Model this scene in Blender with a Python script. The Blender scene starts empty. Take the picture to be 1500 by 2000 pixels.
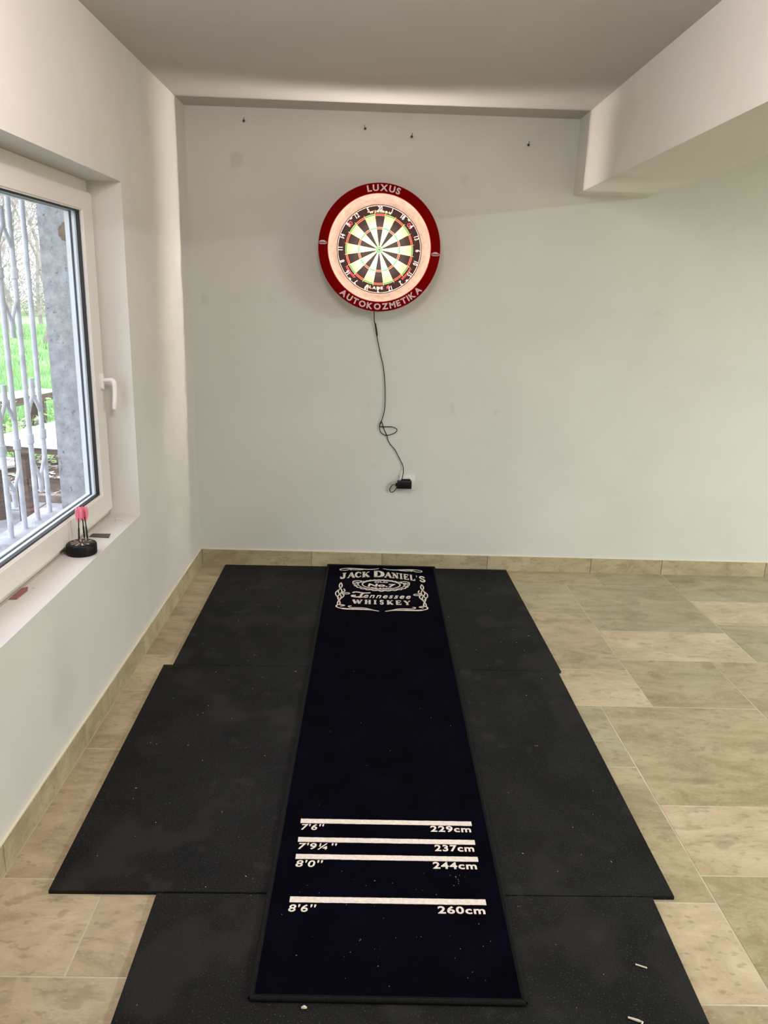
import bpy, bmesh, math, random
from mathutils import Vector, Matrix, Euler
random.seed(7)
D = bpy.data
C = bpy.context.scene.collection
S = bpy.context.scene

# ------------------------------------------------------------------ camera
YAW, PITCH, ROLL = 0.0209, -0.2761, -0.0312
def cam_dir(x, y, z):
    cr, sr = math.cos(ROLL), math.sin(ROLL); x, z = x*cr + z*sr, -x*sr + z*cr
    cp, sp = math.cos(PITCH), math.sin(PITCH); y, z = y*cp - z*sp, y*sp + z*cp
    cy, sy = math.cos(YAW), math.sin(YAW); x, y = x*cy + y*sy, -x*sy + y*cy
    return Vector((x, y, z))
cam = D.objects.new('camera', D.cameras.new('camera')); C.objects.link(cam)
R_, F_, U_ = cam_dir(1, 0, 0), cam_dir(0, 1, 0), cam_dir(0, 0, 1)
m = Matrix.Identity(4)
for i, v in enumerate((R_, U_, -F_)):
    for j in range(3): m[j][i] = v[j]
m.translation = Vector((0.9437, -4.1569, 1.5045))
cam.matrix_world = m
cam.data.sensor_fit = 'VERTICAL'; cam.data.sensor_height = 36; cam.data.sensor_width = 27
cam.data.lens = 1509.33*36/2000
cam.data.clip_start = 0.02; cam.data.clip_end = 300
S.camera = cam

# ------------------------------------------------------------------ world, lamps, exposure
w = D.worlds.new('overcast_sky'); S.world = w; w.use_nodes = True
w.node_tree.nodes['Background'].inputs[0].default_value = (0.87, 0.89, 1.0, 1)
w.node_tree.nodes['Background'].inputs[1].default_value = 4.2
def area(name, loc, sx, sy, power, col):
    l = D.lights.new(name, 'AREA'); l.shape = 'RECTANGLE'; l.size = sx; l.size_y = sy
    l.energy = power; l.color = col
    o = D.objects.new(name, l); o.location = loc; C.objects.link(o); return o
area('ceiling_light_right_room', (4.9, -3.5, 2.33), 0.25, 1.2, 215, (0.92, 1.0, 0.98))
_l = D.lights.new('globe_light_dart_bay', 'POINT'); _l.energy = 45; _l.color = (1.0, 0.85, 0.87); _l.shadow_soft_size = .22
_o = D.objects.new('globe_light_dart_bay', _l); _o.location = (0.85, -2.62, 2.22); C.objects.link(_o)
S.view_settings.view_transform = 'Standard'; S.view_settings.look = 'None'
S.view_settings.gamma = 1; S.view_settings.use_curve_mapping = False
S.view_settings.exposure = 0.10

# ------------------------------------------------------------------ helpers
def srgb(r, g, b):
    f = lambda c: ((c/255)/12.92 if c/255 <= .04045 else ((c/255+.055)/1.055)**2.4)
    return (f(r), f(g), f(b), 1)
def tag(o, label=None, cat=None, group=None, kind=None):
    if label: o['label'] = label
    if cat: o['category'] = cat
    if group: o['group'] = group
    if kind: o['kind'] = kind
    return o
def empty(name, loc, rz=0):
    o = D.objects.new(name, None); o.location = loc; o.rotation_euler = (0, 0, rz); o.empty_display_size = .05
    C.objects.link(o); return o
def obj(name, bm, mat, parent=None, smooth=False):
    me = D.meshes.new(name); bm.normal_update(); bm.to_mesh(me); bm.free()
    if smooth:
        for p in me.polygons: p.use_smooth = True
        me.set_sharp_from_angle(angle=math.radians(38))
    for mm in (mat if isinstance(mat, (list, tuple)) else [mat]): me.materials.append(mm)
    o = D.objects.new(name, me); C.objects.link(o)
    if parent: o.parent = parent
    return o
def box(bm, x0, x1, y0, y1, z0, z1, bev=0, mi=0):
    vs = [bm.verts.new((x, y, z)) for x in (x0, x1) for y in (y0, y1) for z in (z0, z1)]
    fs = []
    for idx in ((0,1,3,2),(4,6,7,5),(0,4,5,1),(2,3,7,6),(0,2,6,4),(1,5,7,3)):
        f = bm.faces.new([vs[i] for i in idx]); f.material_index = mi; fs.append(f)
    if bev > 0:
        bmesh.ops.bevel(bm, geom=list({e for f in fs for e in f.edges}), offset=bev, segments=2, affect='EDGES', profile=.6)
    return vs
def prism(bm, pts, z0, z1, ch=0):
    """vertical prism from a list of xy points, chamfered at the top"""
    n = len(pts); cx = sum(p[0] for p in pts)/n; cy = sum(p[1] for p in pts)/n
    def ins(p, d):
        return (p[0] - math.copysign(d, p[0]-cx), p[1] - math.copysign(d, p[1]-cy))
    rings = [[(p[0], p[1], z0) for p in pts]]
    if ch: rings += [[(p[0], p[1], z1-ch) for p in pts], [(*ins(p, ch), z1) for p in pts]]
    else: rings += [[(p[0], p[1], z1) for p in pts]]
    V = [[bm.verts.new(c) for c in r] for r in rings]
    for a, b in zip(V, V[1:]):
        for i in range(n): bm.faces.new((a[i], a[(i+1) % n], b[(i+1) % n], b[i]))
    bm.faces.new(V[-1]); bm.faces.new(V[0][::-1])
    bmesh.ops.recalc_face_normals(bm, faces=bm.faces)
def tube(bm, pts, r, n=8, cap=True):
    pts = [Vector(p) for p in pts]; rs = r if isinstance(r, (list, tuple)) else [r]*len(pts)
    prev = None; rings = []
    up = Vector((0, 0, 1))
    for i, p in enumerate(pts):
        t = (pts[min(i+1, len(pts)-1)] - pts[max(i-1, 0)])
        if t.length < 1e-9: t = Vector((0, 0, 1))
        t.normalize()
        if prev is None:
            a = t.cross(up if abs(t.z) < .9 else Vector((1, 0, 0))).normalized()
        else:
            a = (prev - t*prev.dot(t)); a = a.normalized() if a.length > 1e-6 else t.orthogonal().normalized()
        prev = a; b = t.cross(a)
        rings.append([bm.verts.new(p + (a*math.cos(2*math.pi*k/n) + b*math.sin(2*math.pi*k/n))*rs[i]) for k in range(n)])
    for A, B in zip(rings, rings[1:]):
        for k in range(n): bm.faces.new((A[k], A[(k+1) % n], B[(k+1) % n], B[k]))
    if cap and n > 2: bm.faces.new(rings[0][::-1]); bm.faces.new(rings[-1])
def lathe_y(bm, prof, cx, cz, n=96, close=False):
    """revolve (radius, y) profile about the axis through (cx, *, cz) parallel to y"""
    rings = []
    for r, y in prof:
        rings.append([bm.verts.new((cx + r*math.sin(2*math.pi*k/n), y, cz + r*math.cos(2*math.pi*k/n))) for k in range(n)])
    if close: rings.append(rings[0])
    for A, B in zip(rings, rings[1:]):
        for k in range(n): bm.faces.new((A[k], A[(k+1) % n], B[(k+1) % n], B[k]))
    return rings
def lathe_z(bm, prof, cx, cy, n=48, cap=True):
    rings = [[bm.verts.new((cx + r*math.cos(2*math.pi*k/n), cy + r*math.sin(2*math.pi*k/n), z)) for k in range(n)] for r, z in prof]
    for A, B in zip(rings, rings[1:]):
        for k in range(n): bm.faces.new((A[k], A[(k+1) % n], B[(k+1) % n], B[k]))
    if cap: bm.faces.new(rings[0][::-1]); bm.faces.new(rings[-1])
def spline(pts, sub=6):
    P = [Vector(p) for p in pts]; out = []
    for i in range(len(P)-1):
        p0, p1, p2, p3 = P[max(i-1, 0)], P[i], P[i+1], P[min(i+2, len(P)-1)]
        for k in range(sub):
            t = k/sub
            out.append(.5*((2*p1) + (p2-p0)*t + (2*p0-5*p1+4*p2-p3)*t*t + (3*p1-p0-3*p2+p3)*t**3))
    out.append(P[-1]); return out
def ribbon(bm, pts, wd, mapf=lambda a, b: (a, b, 0)):
    """flat stroke along 2D points; wd is a number or a list"""
    P = [Vector((p[0], p[1])) for p in pts]; n = len(P); W = wd if isinstance(wd, (list, tuple)) else [wd]*n
    L = []
    for i, p in enumerate(P):
        t = P[min(i+1, n-1)] - P[max(i-1, 0)]
        t = t.normalized() if t.length > 1e-9 else Vector((1, 0))
        nr = Vector((-t.y, t.x))*W[i]/2
        L.append((bm.verts.new(mapf(*(p+nr))), bm.verts.new(mapf(*(p-nr)))))
    for a, b in zip(L, L[1:]): bm.faces.new((a[0], a[1], b[1], b[0]))

# text to mesh: returns (verts, faces) normalised to the unit box, and its aspect
_tc = {}
def glyphs(s, bold=0.0, shear=0.0, sp=1.0):
    key = (s, bold, shear, sp)
    if key in _tc: return _tc[key]
    cu = D.curves.new('lettering', 'FONT'); cu.body = s; cu.size = 1; cu.offset = bold; cu.shear = shear; cu.resolution_u = 4; cu.space_character = sp
    o = D.objects.new('lettering', cu); C.objects.link(o)
    dg = bpy.context.evaluated_depsgraph_get(); dg.update()
    me = D.meshes.new_from_object(o.evaluated_get(dg))
    vs = [v.co.copy() for v in me.vertices]; fs = [tuple(p.vertices) for p in me.polygons]
    D.objects.remove(o); D.curves.remove(cu); D.meshes.remove(me)
    x0 = min(v.x for v in vs); x1 = max(v.x for v in vs); y0 = min(v.y for v in vs); y1 = max(v.y for v in vs)
    out = ([((v.x-x0)/(x1-x0), (v.y-y0)/(y1-y0)) for v in vs], fs, x1-x0, y1-y0)
    _tc[key] = out; return out
def put_text(bm, s, mapf, bold=0.0, shear=0.0, sp=1.0):
    vs, fs, wdt, h = glyphs(s, bold, shear, sp)
    V = [bm.verts.new(mapf(u, v)) for u, v in vs]
    for f in fs:
        try: bm.faces.new([V[i] for i in f])
        except ValueError: pass

# ------------------------------------------------------------------ materials
def mat(name, col, rough=.6, metal=0, spec=.5, emit=None, estr=0):
    m = D.materials.new(name); m.use_nodes = True; b = m.node_tree.nodes['Principled BSDF']
    b.inputs['Base Color'].default_value = col; b.inputs['Roughness'].default_value = rough
    b.inputs['Metallic'].default_value = metal; b.inputs['Specular IOR Level'].default_value = spec
    if emit: b.inputs['Emission Color'].default_value = emit; b.inputs['Emission Strength'].default_value = estr
    return m
def noise_mat(name, c1, c2, scale=4, detail=6, rough=.7, bump=0, bscale=60, spec=.4, lo=.35, hi=.65, specks=None, objcol=False, stretch=None, bdist=.002, c3=None, nrough=.62, dist=0.0):
    m = D.materials.new(name); m.use_nodes = True; nt = m.node_tree; N = nt.nodes; L = nt.links
    b = N['Principled BSDF']; b.inputs['Roughness'].default_value = rough; b.inputs['Specular IOR Level'].default_value = spec
    geo = N.new('ShaderNodeNewGeometry'); mp = N.new('ShaderNodeMapping'); L.new(geo.outputs['Position'], mp.inputs['Vector'])
    if stretch: mp.inputs['Scale'].default_value = stretch
    vec = mp.outputs['Vector']
    if objcol:
        oi = N.new('ShaderNodeObjectInfo'); mu = N.new('ShaderNodeMath'); mu.operation = 'MULTIPLY'; mu.inputs[1].default_value = 37
        L.new(oi.outputs['Random'], mu.inputs[0]); ad = N.new('ShaderNodeVectorMath'); ad.operation = 'ADD'
        L.new(vec, ad.inputs[0]); L.new(mu.outputs[0], ad.inputs[1]); vec = ad.outputs[0]
    n1 = N.new('ShaderNodeTexNoise'); n1.inputs['Scale'].default_value = scale; n1.inputs['Detail'].default_value = detail; n1.inputs['Roughness'].default_value = nrough; n1.inputs['Distortion'].default_value = dist
    L.new(vec, n1.inputs['Vector'])
    cr = N.new('ShaderNodeValToRGB'); cr.color_ramp.elements[0].position = lo; cr.color_ramp.elements[1].position = hi
    cr.color_ramp.elements[0].color = c1; cr.color_ramp.elements[1].color = c2
    if c3: e = cr.color_ramp.elements.new((lo+hi)/2); e.color = c3
    L.new(n1.outputs['Fac'], cr.inputs['Fac']); col = cr.outputs['Color']
    if objcol:
        mx = N.new('ShaderNodeMix'); mx.data_type = 'RGBA'; mx.blend_type = 'MULTIPLY'; mx.inputs[0].default_value = 1
        L.new(col, mx.inputs[6]); L.new(oi.outputs['Color'], mx.inputs[7]); col = mx.outputs[2]
    if specks:
        for (sc, th, scol, fac) in specks:
            n2 = N.new('ShaderNodeTexNoise'); n2.inputs['Scale'].default_value = sc; n2.inputs['Detail'].default_value = 3
            L.new(vec, n2.inputs['Vector'])
            mr = N.new('ShaderNodeMapRange'); mr.inputs['From Min'].default_value = th; mr.inputs['From Max'].default_value = th+.07; mr.inputs['To Max'].default_value = fac
            L.new(n2.outputs['Fac'], mr.inputs['Value'])
            mx = N.new('ShaderNodeMix'); mx.data_type = 'RGBA'; L.new(mr.outputs['Result'], mx.inputs[0]); L.new(col, mx.inputs[6]); mx.inputs[7].default_value = scol; col = mx.outputs[2]
    L.new(col, b.inputs['Base Color'])
    if bump:
        n3 = N.new('ShaderNodeTexNoise'); n3.inputs['Scale'].default_value = bscale; n3.inputs['Detail'].default_value = 4
        L.new(vec, n3.inputs['Vector']); bp = N.new('ShaderNodeBump'); bp.inputs['Strength'].default_value = bump; bp.inputs['Distance'].default_value = bdist
        L.new(n3.outputs['Fac'], bp.inputs['Height']); L.new(bp.outputs['Normal'], b.inputs['Normal'])
    return m
g = lambda *a: srgb(*a)
M = {}
M['wall'] = noise_mat('painted_plaster', g(215,213,206), g(221,219,212), 2.2, 5, .75, .12, 130, .25, specks=[(1.7, .66, g(206,202,192), .5)])
M['wall_back'] = noise_mat('painted_plaster_marked', g(211,212,205), g(218,219,212), 1.6, 6, .72, .12, 130, .25, specks=[(6.0, .68, g(188,182,170), .35)])
M['ceil'] = noise_mat('ceiling_paint', g(190,186,182), g(195,191,187), 1.5, 4, .8, .08, 120, .2)
M['caulk'] = mat('cream_caulk', g(232,226,205), .6)
M['grout'] = noise_mat('grout', g(186,177,152), g(208,199,176), 12, 3, .85)
M['tile'] = noise_mat('stone_tile', g(146,134,107), g(182,171,145), 4.5, 10, .42, .3, 40, .45, .36, .64, specks=[(9, .60, g(126,112,86), .38), (34, .60, g(134,118,92), .42), (120, .62, g(196,186,160), .5)], objcol=True, stretch=(.8, 1.7, 1.7), bdist=.001, c3=g(167,155,128), nrough=.74, dist=.6)
M['rubber'] = noise_mat('black_rubber', g(24,24,24), g(35,35,34), 5, 8, .9, .6, 240, .12, .3, .7, specks=[(260, .62, g(84,84,80), .8), (3.2, .55, g(46,45,42), .6), (9, .62, g(52,51,48), .4)])
M['carpet'] = noise_mat('black_carpet', g(3,3,7), g(9,8,22), 7, 6, 1.0, .9, 420, .03, .3, .7, specks=[(380, .68, g(30,28,42), .6)], bdist=.003)
M['binding'] = noise_mat('carpet_binding', g(10,10,10), g(24,24,24), 300, 2, .9, .6, 300, .2)
M['carpet_white'] = noise_mat('white_pile', g(226,214,200), g(244,236,224), 120, 4, .95, .7, 420, .1)
M['pvc'] = mat('white_pvc', g(226,222,216), .35)
M['pvc_out'] = mat('white_pvc_outside', g(226,232,240), .4)
M['seal'] = mat('black_gasket', g(18,19,22), .5)
M['seal2'] = mat('grey_gasket', g(52,58,66), .5)
M['handle'] = mat('white_handle_lacquer', g(238,234,230), .25)
M['concrete'] = noise_mat('rough_concrete', g(150,152,156), g(196,198,202), 26, 10, .95, .9, 55, .1, .3, .7, specks=[(60, .64, g(98,98,102), .7)], bdist=.006)
M['ext_sill'] = noise_mat('white_stone_sill', g(150,153,160), g(190,193,198), 9, 7, .8, specks=[(22, .64, g(110,102,96), .7)])
M['hole'] = noise_mat('broken_plaster', g(120,100,86), g(150,130,112), 40, 4, .95)
M['grille'] = noise_mat('white_painted_steel', g(170,172,182), g(196,198,206), 20, 4, .45)
M['red'] = mat('red_surround', (.19, .0008, .001, 1), .9, spec=.04)
M['red_edge'] = mat('pink_cut_foam', (.50, .20, .19, 1), .7, spec=.1)
M['lip'] = mat('red_inner_lip', (.55, .07, .06, 1), .6)
M['peach'] = noise_mat('peach_inner_wall', g(90,78,68), g(108,95,84), 30, 5, .8)
M['silver_print'] = mat('silver_print', g(214,188,188), .4, spec=.5)
M['sisal_black'] = noise_mat('black_sisal', g(27,25,24), g(38,35,33), 300, 2, .95, .3, 500, .1)
M['sisal_cream'] = noise_mat('cream_sisal', g(156,144,108), g(168,156,120), 60, 3, .9)
M['sisal_red'] = mat('red_sisal', (.32, .016, .013, 1), .9, spec=.1)
M['sisal_green'] = mat('green_sisal', (.03, .27, .075, 1), .9, spec=.1)
M['wire'] = mat('cream_wire', g(170,164,132), .6)
M['num'] = mat('white_numbers', g(205,203,198), .6)
M['pink_print'] = mat('pink_print', (.30, .05, .06, 1), .7)
M['cream_print'] = mat('cream_print', g(185,174,146), .7)
M['black_plastic'] = mat('black_plastic', g(14,14,14), .45, spec=.3)
M['cable'] = mat('black_cable', g(10,10,10), .6, spec=.15)
M['white_plastic'] = mat('white_plastic', g(226,226,222), .3)
M['screw'] = mat('dark_screw', g(44,38,32), .5)
M['dart_grey'] = mat('dart_shaft_dark', g(34,44,40), .35, spec=.6)
M['flight'] = mat('pink_flight', (.88, .27, .36, 1), .4)
M['rubber_black'] = mat('soft_black_rubber', g(8,8,9), .5, spec=.3)
M['face_cream'] = mat('holder_cream', g(196,170,156), .5)
M['face_brown'] = mat('holder_brown', g(70,44,38), .5)
M['card'] = mat('dark_grey_card', g(78,74,66), .6)
M['flake'] = noise_mat('dusty_rose_card', g(140,90,88), g(160,112,108), 60, 3, .8)
M['crumb'] = mat('pale_crumb', g(226,220,196), .9)
M['dirt'] = mat('brown_dirt', g(104,92,72), .95)
# LED strip
M['led'] = D.materials.new('led_strip'); M['led'].use_nodes = True
_n = M['led'].node_tree; _n.nodes.clear(); _e = _n.nodes.new('ShaderNodeEmission'); _o = _n.nodes.new('ShaderNodeOutputMaterial')
_e.inputs[0].default_value = (1, .90, .80, 1)
_gm = _n.nodes.new('ShaderNodeNewGeometry'); _mt = _n.nodes.new('ShaderNodeMath'); _mt.operation = 'MULTIPLY_ADD'; _mt.inputs[1].default_value = -1200; _mt.inputs[2].default_value = 1200
_n.links.new(_gm.outputs['Backfacing'], _mt.inputs[0]); _n.links.new(_mt.outputs[0], _e.inputs[1]); _n.links.new(_e.outputs[0], _o.inputs[0])
# glass
M['glass'] = D.materials.new('window_glass'); M['glass'].use_nodes = True
_n = M['glass'].node_tree; _n.nodes.clear(); _o = _n.nodes.new('ShaderNodeOutputMaterial')
_t = _n.nodes.new('ShaderNodeBsdfTransparent'); _t.inputs[0].default_value = (.96, .98, .985, 1)
_g = _n.nodes.new('ShaderNodeBsdfGlossy'); _g.inputs['Roughness'].default_value = 0.0
_l = _n.nodes.new('ShaderNodeLayerWeight'); _l.inputs[0].default_value = .5; _f = _n.nodes.new('ShaderNodeMath'); _f.operation = 'POWER'; _f.inputs[1].default_value = 5
_q = _n.nodes.new('ShaderNodeMath'); _q.operation = 'MULTIPLY_ADD'; _q.inputs[1].default_value = .5; _q.inputs[2].default_value = .03; _m = _n.nodes.new('ShaderNodeMixShader')
_n.links.new(_l.outputs['Facing'], _f.inputs[0]); _n.links.new(_f.outputs[0], _q.inputs[0]); _n.links.new(_q.outputs[0], _m.inputs[0]); _n.links.new(_t.outputs[0], _m.inputs[1]); _n.links.new(_g.outputs[0], _m.inputs[2]); _n.links.new(_m.outputs[0], _o.inputs[0])

# ------------------------------------------------------------------ room shell
H = 2.352; RX = 6.4; RY = -7.6
def struct(name, bm, mt, parent=None, smooth=False):
    o = obj(name, bm, mt, parent, smooth)
    if parent is None: o['kind'] = 'structure'
    return o
OPY0, OPY1, OPZ0, OPZ1 = -2.62, -1.07, 0.59, 1.87
bm = bmesh.new(); box(bm, -.335, RX+.2, 0, .2, -.05, H+.15); struct('wall_back', bm, M['wall_back'])
bm = bmesh.new()
X0, X1 = -.165, 0
box(bm, X0, X1, OPY1, 0, -.05, H+.15); box(bm, X0, X1, RY, OPY0, -.05, H+.15)
box(bm, X0, X1, OPY0, OPY1, -.05, OPZ0); box(bm, X0, X1, OPY0, OPY1, OPZ1, H+.15)
struct('wall_left', bm, M['wall'])
bm = bmesh.new(); X0, X1 = -.335, -.167
box(bm, X0, X1, -1.03, 0, -.2, H+.3); box(bm, X0, X1, RY, -2.66, -.2, H+.3)
box(bm, X0, X1, -2.66, -1.03, -.2, .575); box(bm, X0, X1, -2.66, -1.03, 1.92, H+.3)
struct('wall_outside', bm, M['concrete'])
bm = bmesh.new(); box(bm, -.165, RX+.2, RY-.2, 0, H, H+.15); struct('ceiling', bm, M['ceil'])
bm = bmesh.new(); box(bm, RX, RX+.2, RY, 0, -.05, H); struct('wall_right', bm, M['wall'])
bm = bmesh.new(); box(bm, -.165, RX+.2, RY-.2, RY, -.05, H); struct('wall_front', bm, M['wall'])
bm = bmesh.new(); box(bm, 1.933, 2.299, RY, 0, 2.003, H); b_ = struct('trim_1', bm, M['wall'])
b_['label'] = 'boxed white plaster beam running along the ceiling'

# floor: grout bed + individual tiles in a mixed size bond
bm = bmesh.new(); box(bm, -.0, RX, RY, 0, -.05, -.0009); floor = struct('floor', bm, M['grout'])
CELL = .05; X_OFF = .027
known = [  # x0,x1,y0,y1 (metres from the left and back wall), tint
 (1.6,2.2,0,.2,0),(2.2,2.6,0,.2,3),(2.6,3.2,0,.4,3),
 (1.6,2.0,.2,.6,3),(1.6,2.0,.6,1.2,0),(1.6,2.0,1.2,1.5,1),
 (2.0,2.6,.2,.8,3),(2.0,2.6,.8,1.1,1),(2.0,2.4,1.1,1.5,2),(2.4,3.0,1.1,1.7,0),
 (2.6,3.2,.4,.7,1),(2.6,3.2,.7,1.1,3),
 (1.4,1.8,1.5,1.9,3),(1.4,1.8,1.9,2.5,2),(1.4,1.8,2.5,2.8,1),(1.8,2.4,1.5,2.1,2),(1.8,2.4,2.1,2.4,1),(1.8,2.4,2.4,3.0,2),
 (1.4,1.8,2.8,3.2,0),
 (0,.6,0,.15,0),(0,.4,.15,.55,0),(0,.6,.55,1.15,0),(0,.4,1.15,1.45,1),(0,.4,1.45,1.85,0),(0,.6,1.85,2.45,0),
 (0,.25,2.45,2.75,1),(.25,.6,2.45,2.75,0),(0,.6,2.75,3.35,0)]
NX, NY = int(6.4/CELL), int(7.6/CELL)
occ = [[False]*(NY+1) for _ in range(NX+1)]
def fill(x0, x1, y0, y1):
    for i in range(round(x0/CELL), min(round(x1/CELL), NX)):
        for j in range(round(y0/CELL), min(round(y1/CELL), NY)): occ[i][j] = True
for t in known: fill(*t[:4])
tiles = list(known); sizes = [(.6,.6),(.6,.3),(.4,.6),(.4,.4),(.4,.3),(.2,.6),(.2,.4),(.2,.3),(.2,.2),(.1,.2),(.1,.1),(.05,.05)]
rt = random.Random(3)
for j in range(NY):
    for i in range(NX):
        if occ[i][j]: continue
        big = sizes[:4]; rt.shuffle(big)
        for sx, sy in big + sizes[4:]:
            a, b = round(sx/CELL), round(sy/CELL)
            # let tiles be cut at the far limits of the room
            a2, b2 = min(a, NX-i), min(b, NY-j)
            if all(not occ[i+u][j+v] for u in range(a2) for v in range(b2)):
                x0, y0 = i*CELL, j*CELL; fill(x0, x0+a2*CELL, y0, y0+b2*CELL)
                tiles.append((x0, x0+a2*CELL, y0, y0+b2*CELL, rt.choice((0,0,1,2,3)))); break
TINT = [(1.12,1.05,1.00,1),(1.36,1.30,1.27,1),(1.02,1.01,.90,1),(.97,.99,.95,1)]
for (x0, x1, y0, y1, tn) in tiles:
    if x1-x0 < .06 or y1-y0 < .06: continue
    gp = .0024
    xa, xb = (x0+X_OFF if x0 > 0 else .0105), min(x1+X_OFF, RX)
    ya = y0 + .008 if y0 > 0 else .0105; yb = min(y1+.008, -RY)
    if x1 <= .6 and x0 < .6 and 0 <= y1 <= 3.4: ya -= .0; yb -= .0
    pts = []
    for (px, py) in ((xa+gp, -(ya+gp)), (xa+gp, -(yb-gp)), (xb-gp, -(yb-gp)), (xb-gp, -(ya+gp))):
        k = 1 + .011*min(-py, 3.2) if .02 < px < 3.4 and py > -4 else 1+.0352*(1 if px < 3.4 and px > .02 else 0)
        if px >= 3.4: k = 1
        pts.append((min(px*k, RX-.001), py))
    cx = sum(p[0] for p in pts)/4; cy = sum(p[1] for p in pts)/4
    bm = bmesh.new(); prism(bm, [(p[0]-cx, p[1]-cy) for p in pts], -.0008, 0, .0005)
    o = obj('tile', bm, M['tile'], floor); o.location = (cx, cy, 0)
    v = .97 + .06*rt.random(); t = TINT[tn]; o.color = (t[0]*v, t[1]*v, t[2]*v*.995, 1)

# skirting tiles
BH = .084
def skirting(name, joints, along):
    root = None
    for k, (a, b) in enumerate(zip(joints, joints[1:])):
        bm = bmesh.new(); gp = .0012
        L = b-a-2*gp
        if along == 'x': box(bm, -L/2, L/2, -.0095, -.0005, -.002, BH, .0012)
        else: box(bm, .0005, .0095, -L/2, L/2, -.002, BH, .0012)
        if root is None:
            root = D.objects.new(name, None); C.objects.link(root); root['kind'] = 'structure'
        o = obj('skirting_tile', bm, M['tile'], root)
        o.location = ((a+b)/2, 0, 0) if along == 'x' else (0, -(a+b)/2, 0)
        v = rt.choice((1.06, 1.12, 1.22)); o.color = (v, v*.985, v*.93, 1)
    return root
jb = [.010, .627, 1.027, 1.627, 2.22, 2.628, 3.227, 3.63, 4.23, 4.83, 5.23, 5.83, 6.39]
s1 = skirting('baseboard_back', jb, 'x')
jl = [.010, .155, .555, 1.149, 1.448, 1.843, 2.436, 2.74, 3.33, 3.73, 4.33, 4.93, 5.33, 5.93, 6.5, 7.1, 7.59]
s2 = skirting('baseboard_left', jl, 'y')
bm = bmesh.new(); box(bm, .009, RX, -.0075, 0, BH, BH+.0055, .002); obj('caulk_bead', bm, M['caulk'], s1)
bm = bmesh.new(); box(bm, 0, .0085, RY, 0, BH, BH+.008, .002); obj('caulk_bead', bm, M['caulk'], s2)

# ------------------------------------------------------------------ window
win = D.objects.new('window_1', None); C.objects.link(win); win['kind'] = 'structure'
def ring_yz(bm, x0, x1, y0, y1, z0, z1, wy0, wy1, wz0, wz1, bev=0):
    """rectangular frame in the yz plane; w* are leg widths"""
    o = [(y0, z0), (y1, z0), (y1, z1), (y0, z1)]; i = [(y0+wy0, z0+wz0), (y1-wy1, z0+wz0), (y1-wy1, z1-wz1), (y0+wy0, z1-wz1)]
    V = {}
    for nm, pts in (('o', o), ('i', i)):
        for xx in (x0, x1): V[nm, xx] = [bm.verts.new((xx, a, b)) for a, b in pts]
    es = []
    for k in range(4):
        l = (k+1) % 4
        bm.faces.new((V['o', x1][k], V['o', x1][l], V['i', x1][l], V['i', x1][k]))
        bm.faces.new((V['o', x0][l], V['o', x0][k], V['i', x0][k], V['i', x0][l]))
        bm.faces.new((V['o', x0][k], V['o', x0][l], V['o', x1][l], V['o', x1][k]))
        bm.faces.new((V['i', x0][l], V['i', x0][k], V['i', x1][k], V['i', x1][l]))
    if bev:
        bmesh.ops.recalc_face_normals(bm, faces=bm.faces)
        e = [e for e in bm.edges if all(abs(v.co.x-x1) < 1e-6 for v in e.verts) and len(e.link_faces) == 2 and any(abs(f.normal.x) < .5 for f in e.link_faces)]
        bmesh.ops.bevel(bm, geom=e, offset=bev, segments=3, affect='EDGES')
GY0, GY1, GZ0, GZ1 = OPY0+.10, -1.185, .703, 1.757     # visible glass
bm = bmesh.new(); ring_yz(bm, -.20, -.127, OPY0+.001, OPY1-.0005, OPZ0+.0005, OPZ1-.0005, .05, .05, .05, .07, .003); obj('window_frame', bm, M['pvc'], win)
bm = bmesh.new(); ring_yz(bm, -.145, -.108, OPY0+.012, OPY1-.010, .617, 1.826, (GY0-OPY0-.012), (OPY1-.010-GY1), GZ0-.617, 1.826-GZ1, .005); sash = obj('sash', bm, M['pvc'], win)
def gasket(x0, x1, d, wd, mt, nm):
    bm = bmesh.new(); ring_yz(bm, x0, x1, GY0-d, GY1+d, GZ0-d, GZ1+d, wd, wd, wd, wd); return obj(nm, bm, mt, win)
gasket(-.133, -.120, .001, .006, M['seal'], 'glass_gasket')
gasket(-.149, -.139, .001, .0035, M['pvc_out'], 'outer_sash')
gasket(-.157, -.149, .001, .003, M['seal2'], 'outer_gasket')
gasket(-.171, -.157, .004, .010, M['pvc_out'], 'outer_sash')
bm = bmesh.new(); box(bm, -.139, -.134, GY0-.001, GY1+.001, GZ0-.001, GZ1+.001); obj('window_pane', bm, M['glass'], win)
# sealing bead along the sill
bm = bmesh.new(); tube(bm, [(-.126, OPY0, .593), (-.124, OPY1, .593)], .004, 6); obj('sealant_bead', bm, mat('grey_sealant', g(176,166,148), .8), win)
# handle
hy, hz = -1.118, 1.142
hd = empty('window_handle', (0, 0, 0)); hd.parent = win
bm = bmesh.new()
prof = [(.0135, -.108), (.0135, -.1), (.0115, -.096)]
def plate(bm, y, z, hw, hh, x0, x1, n=28):
    R = []
    for xx, s in ((x0, 1), (x1-.002, 1), (x1, .82)):
        rr = []
        for k in range(n):
            a = 2*math.pi*k/n; ca, sa = math.cos(a), math.sin(a)
            rr.append(bm.verts.new((xx, y + hw*s*math.copysign(abs(ca)**.5, ca), z + hh*(s*.3+.7)*math.copysign(abs(sa)**.35, sa))))
        R.append(rr)
    for A, B in zip(R, R[1:]):
        for k in range(n): bm.faces.new((A[k], A[(k+1) % n], B[(k+1) % n], B[k]))
    bm.faces.new(R[-1])
plate(bm, hy, hz, .013, .031, -.108, -.098)
obj('backplate', bm, M['handle'], hd, True)
bm = bmesh.new()
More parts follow.
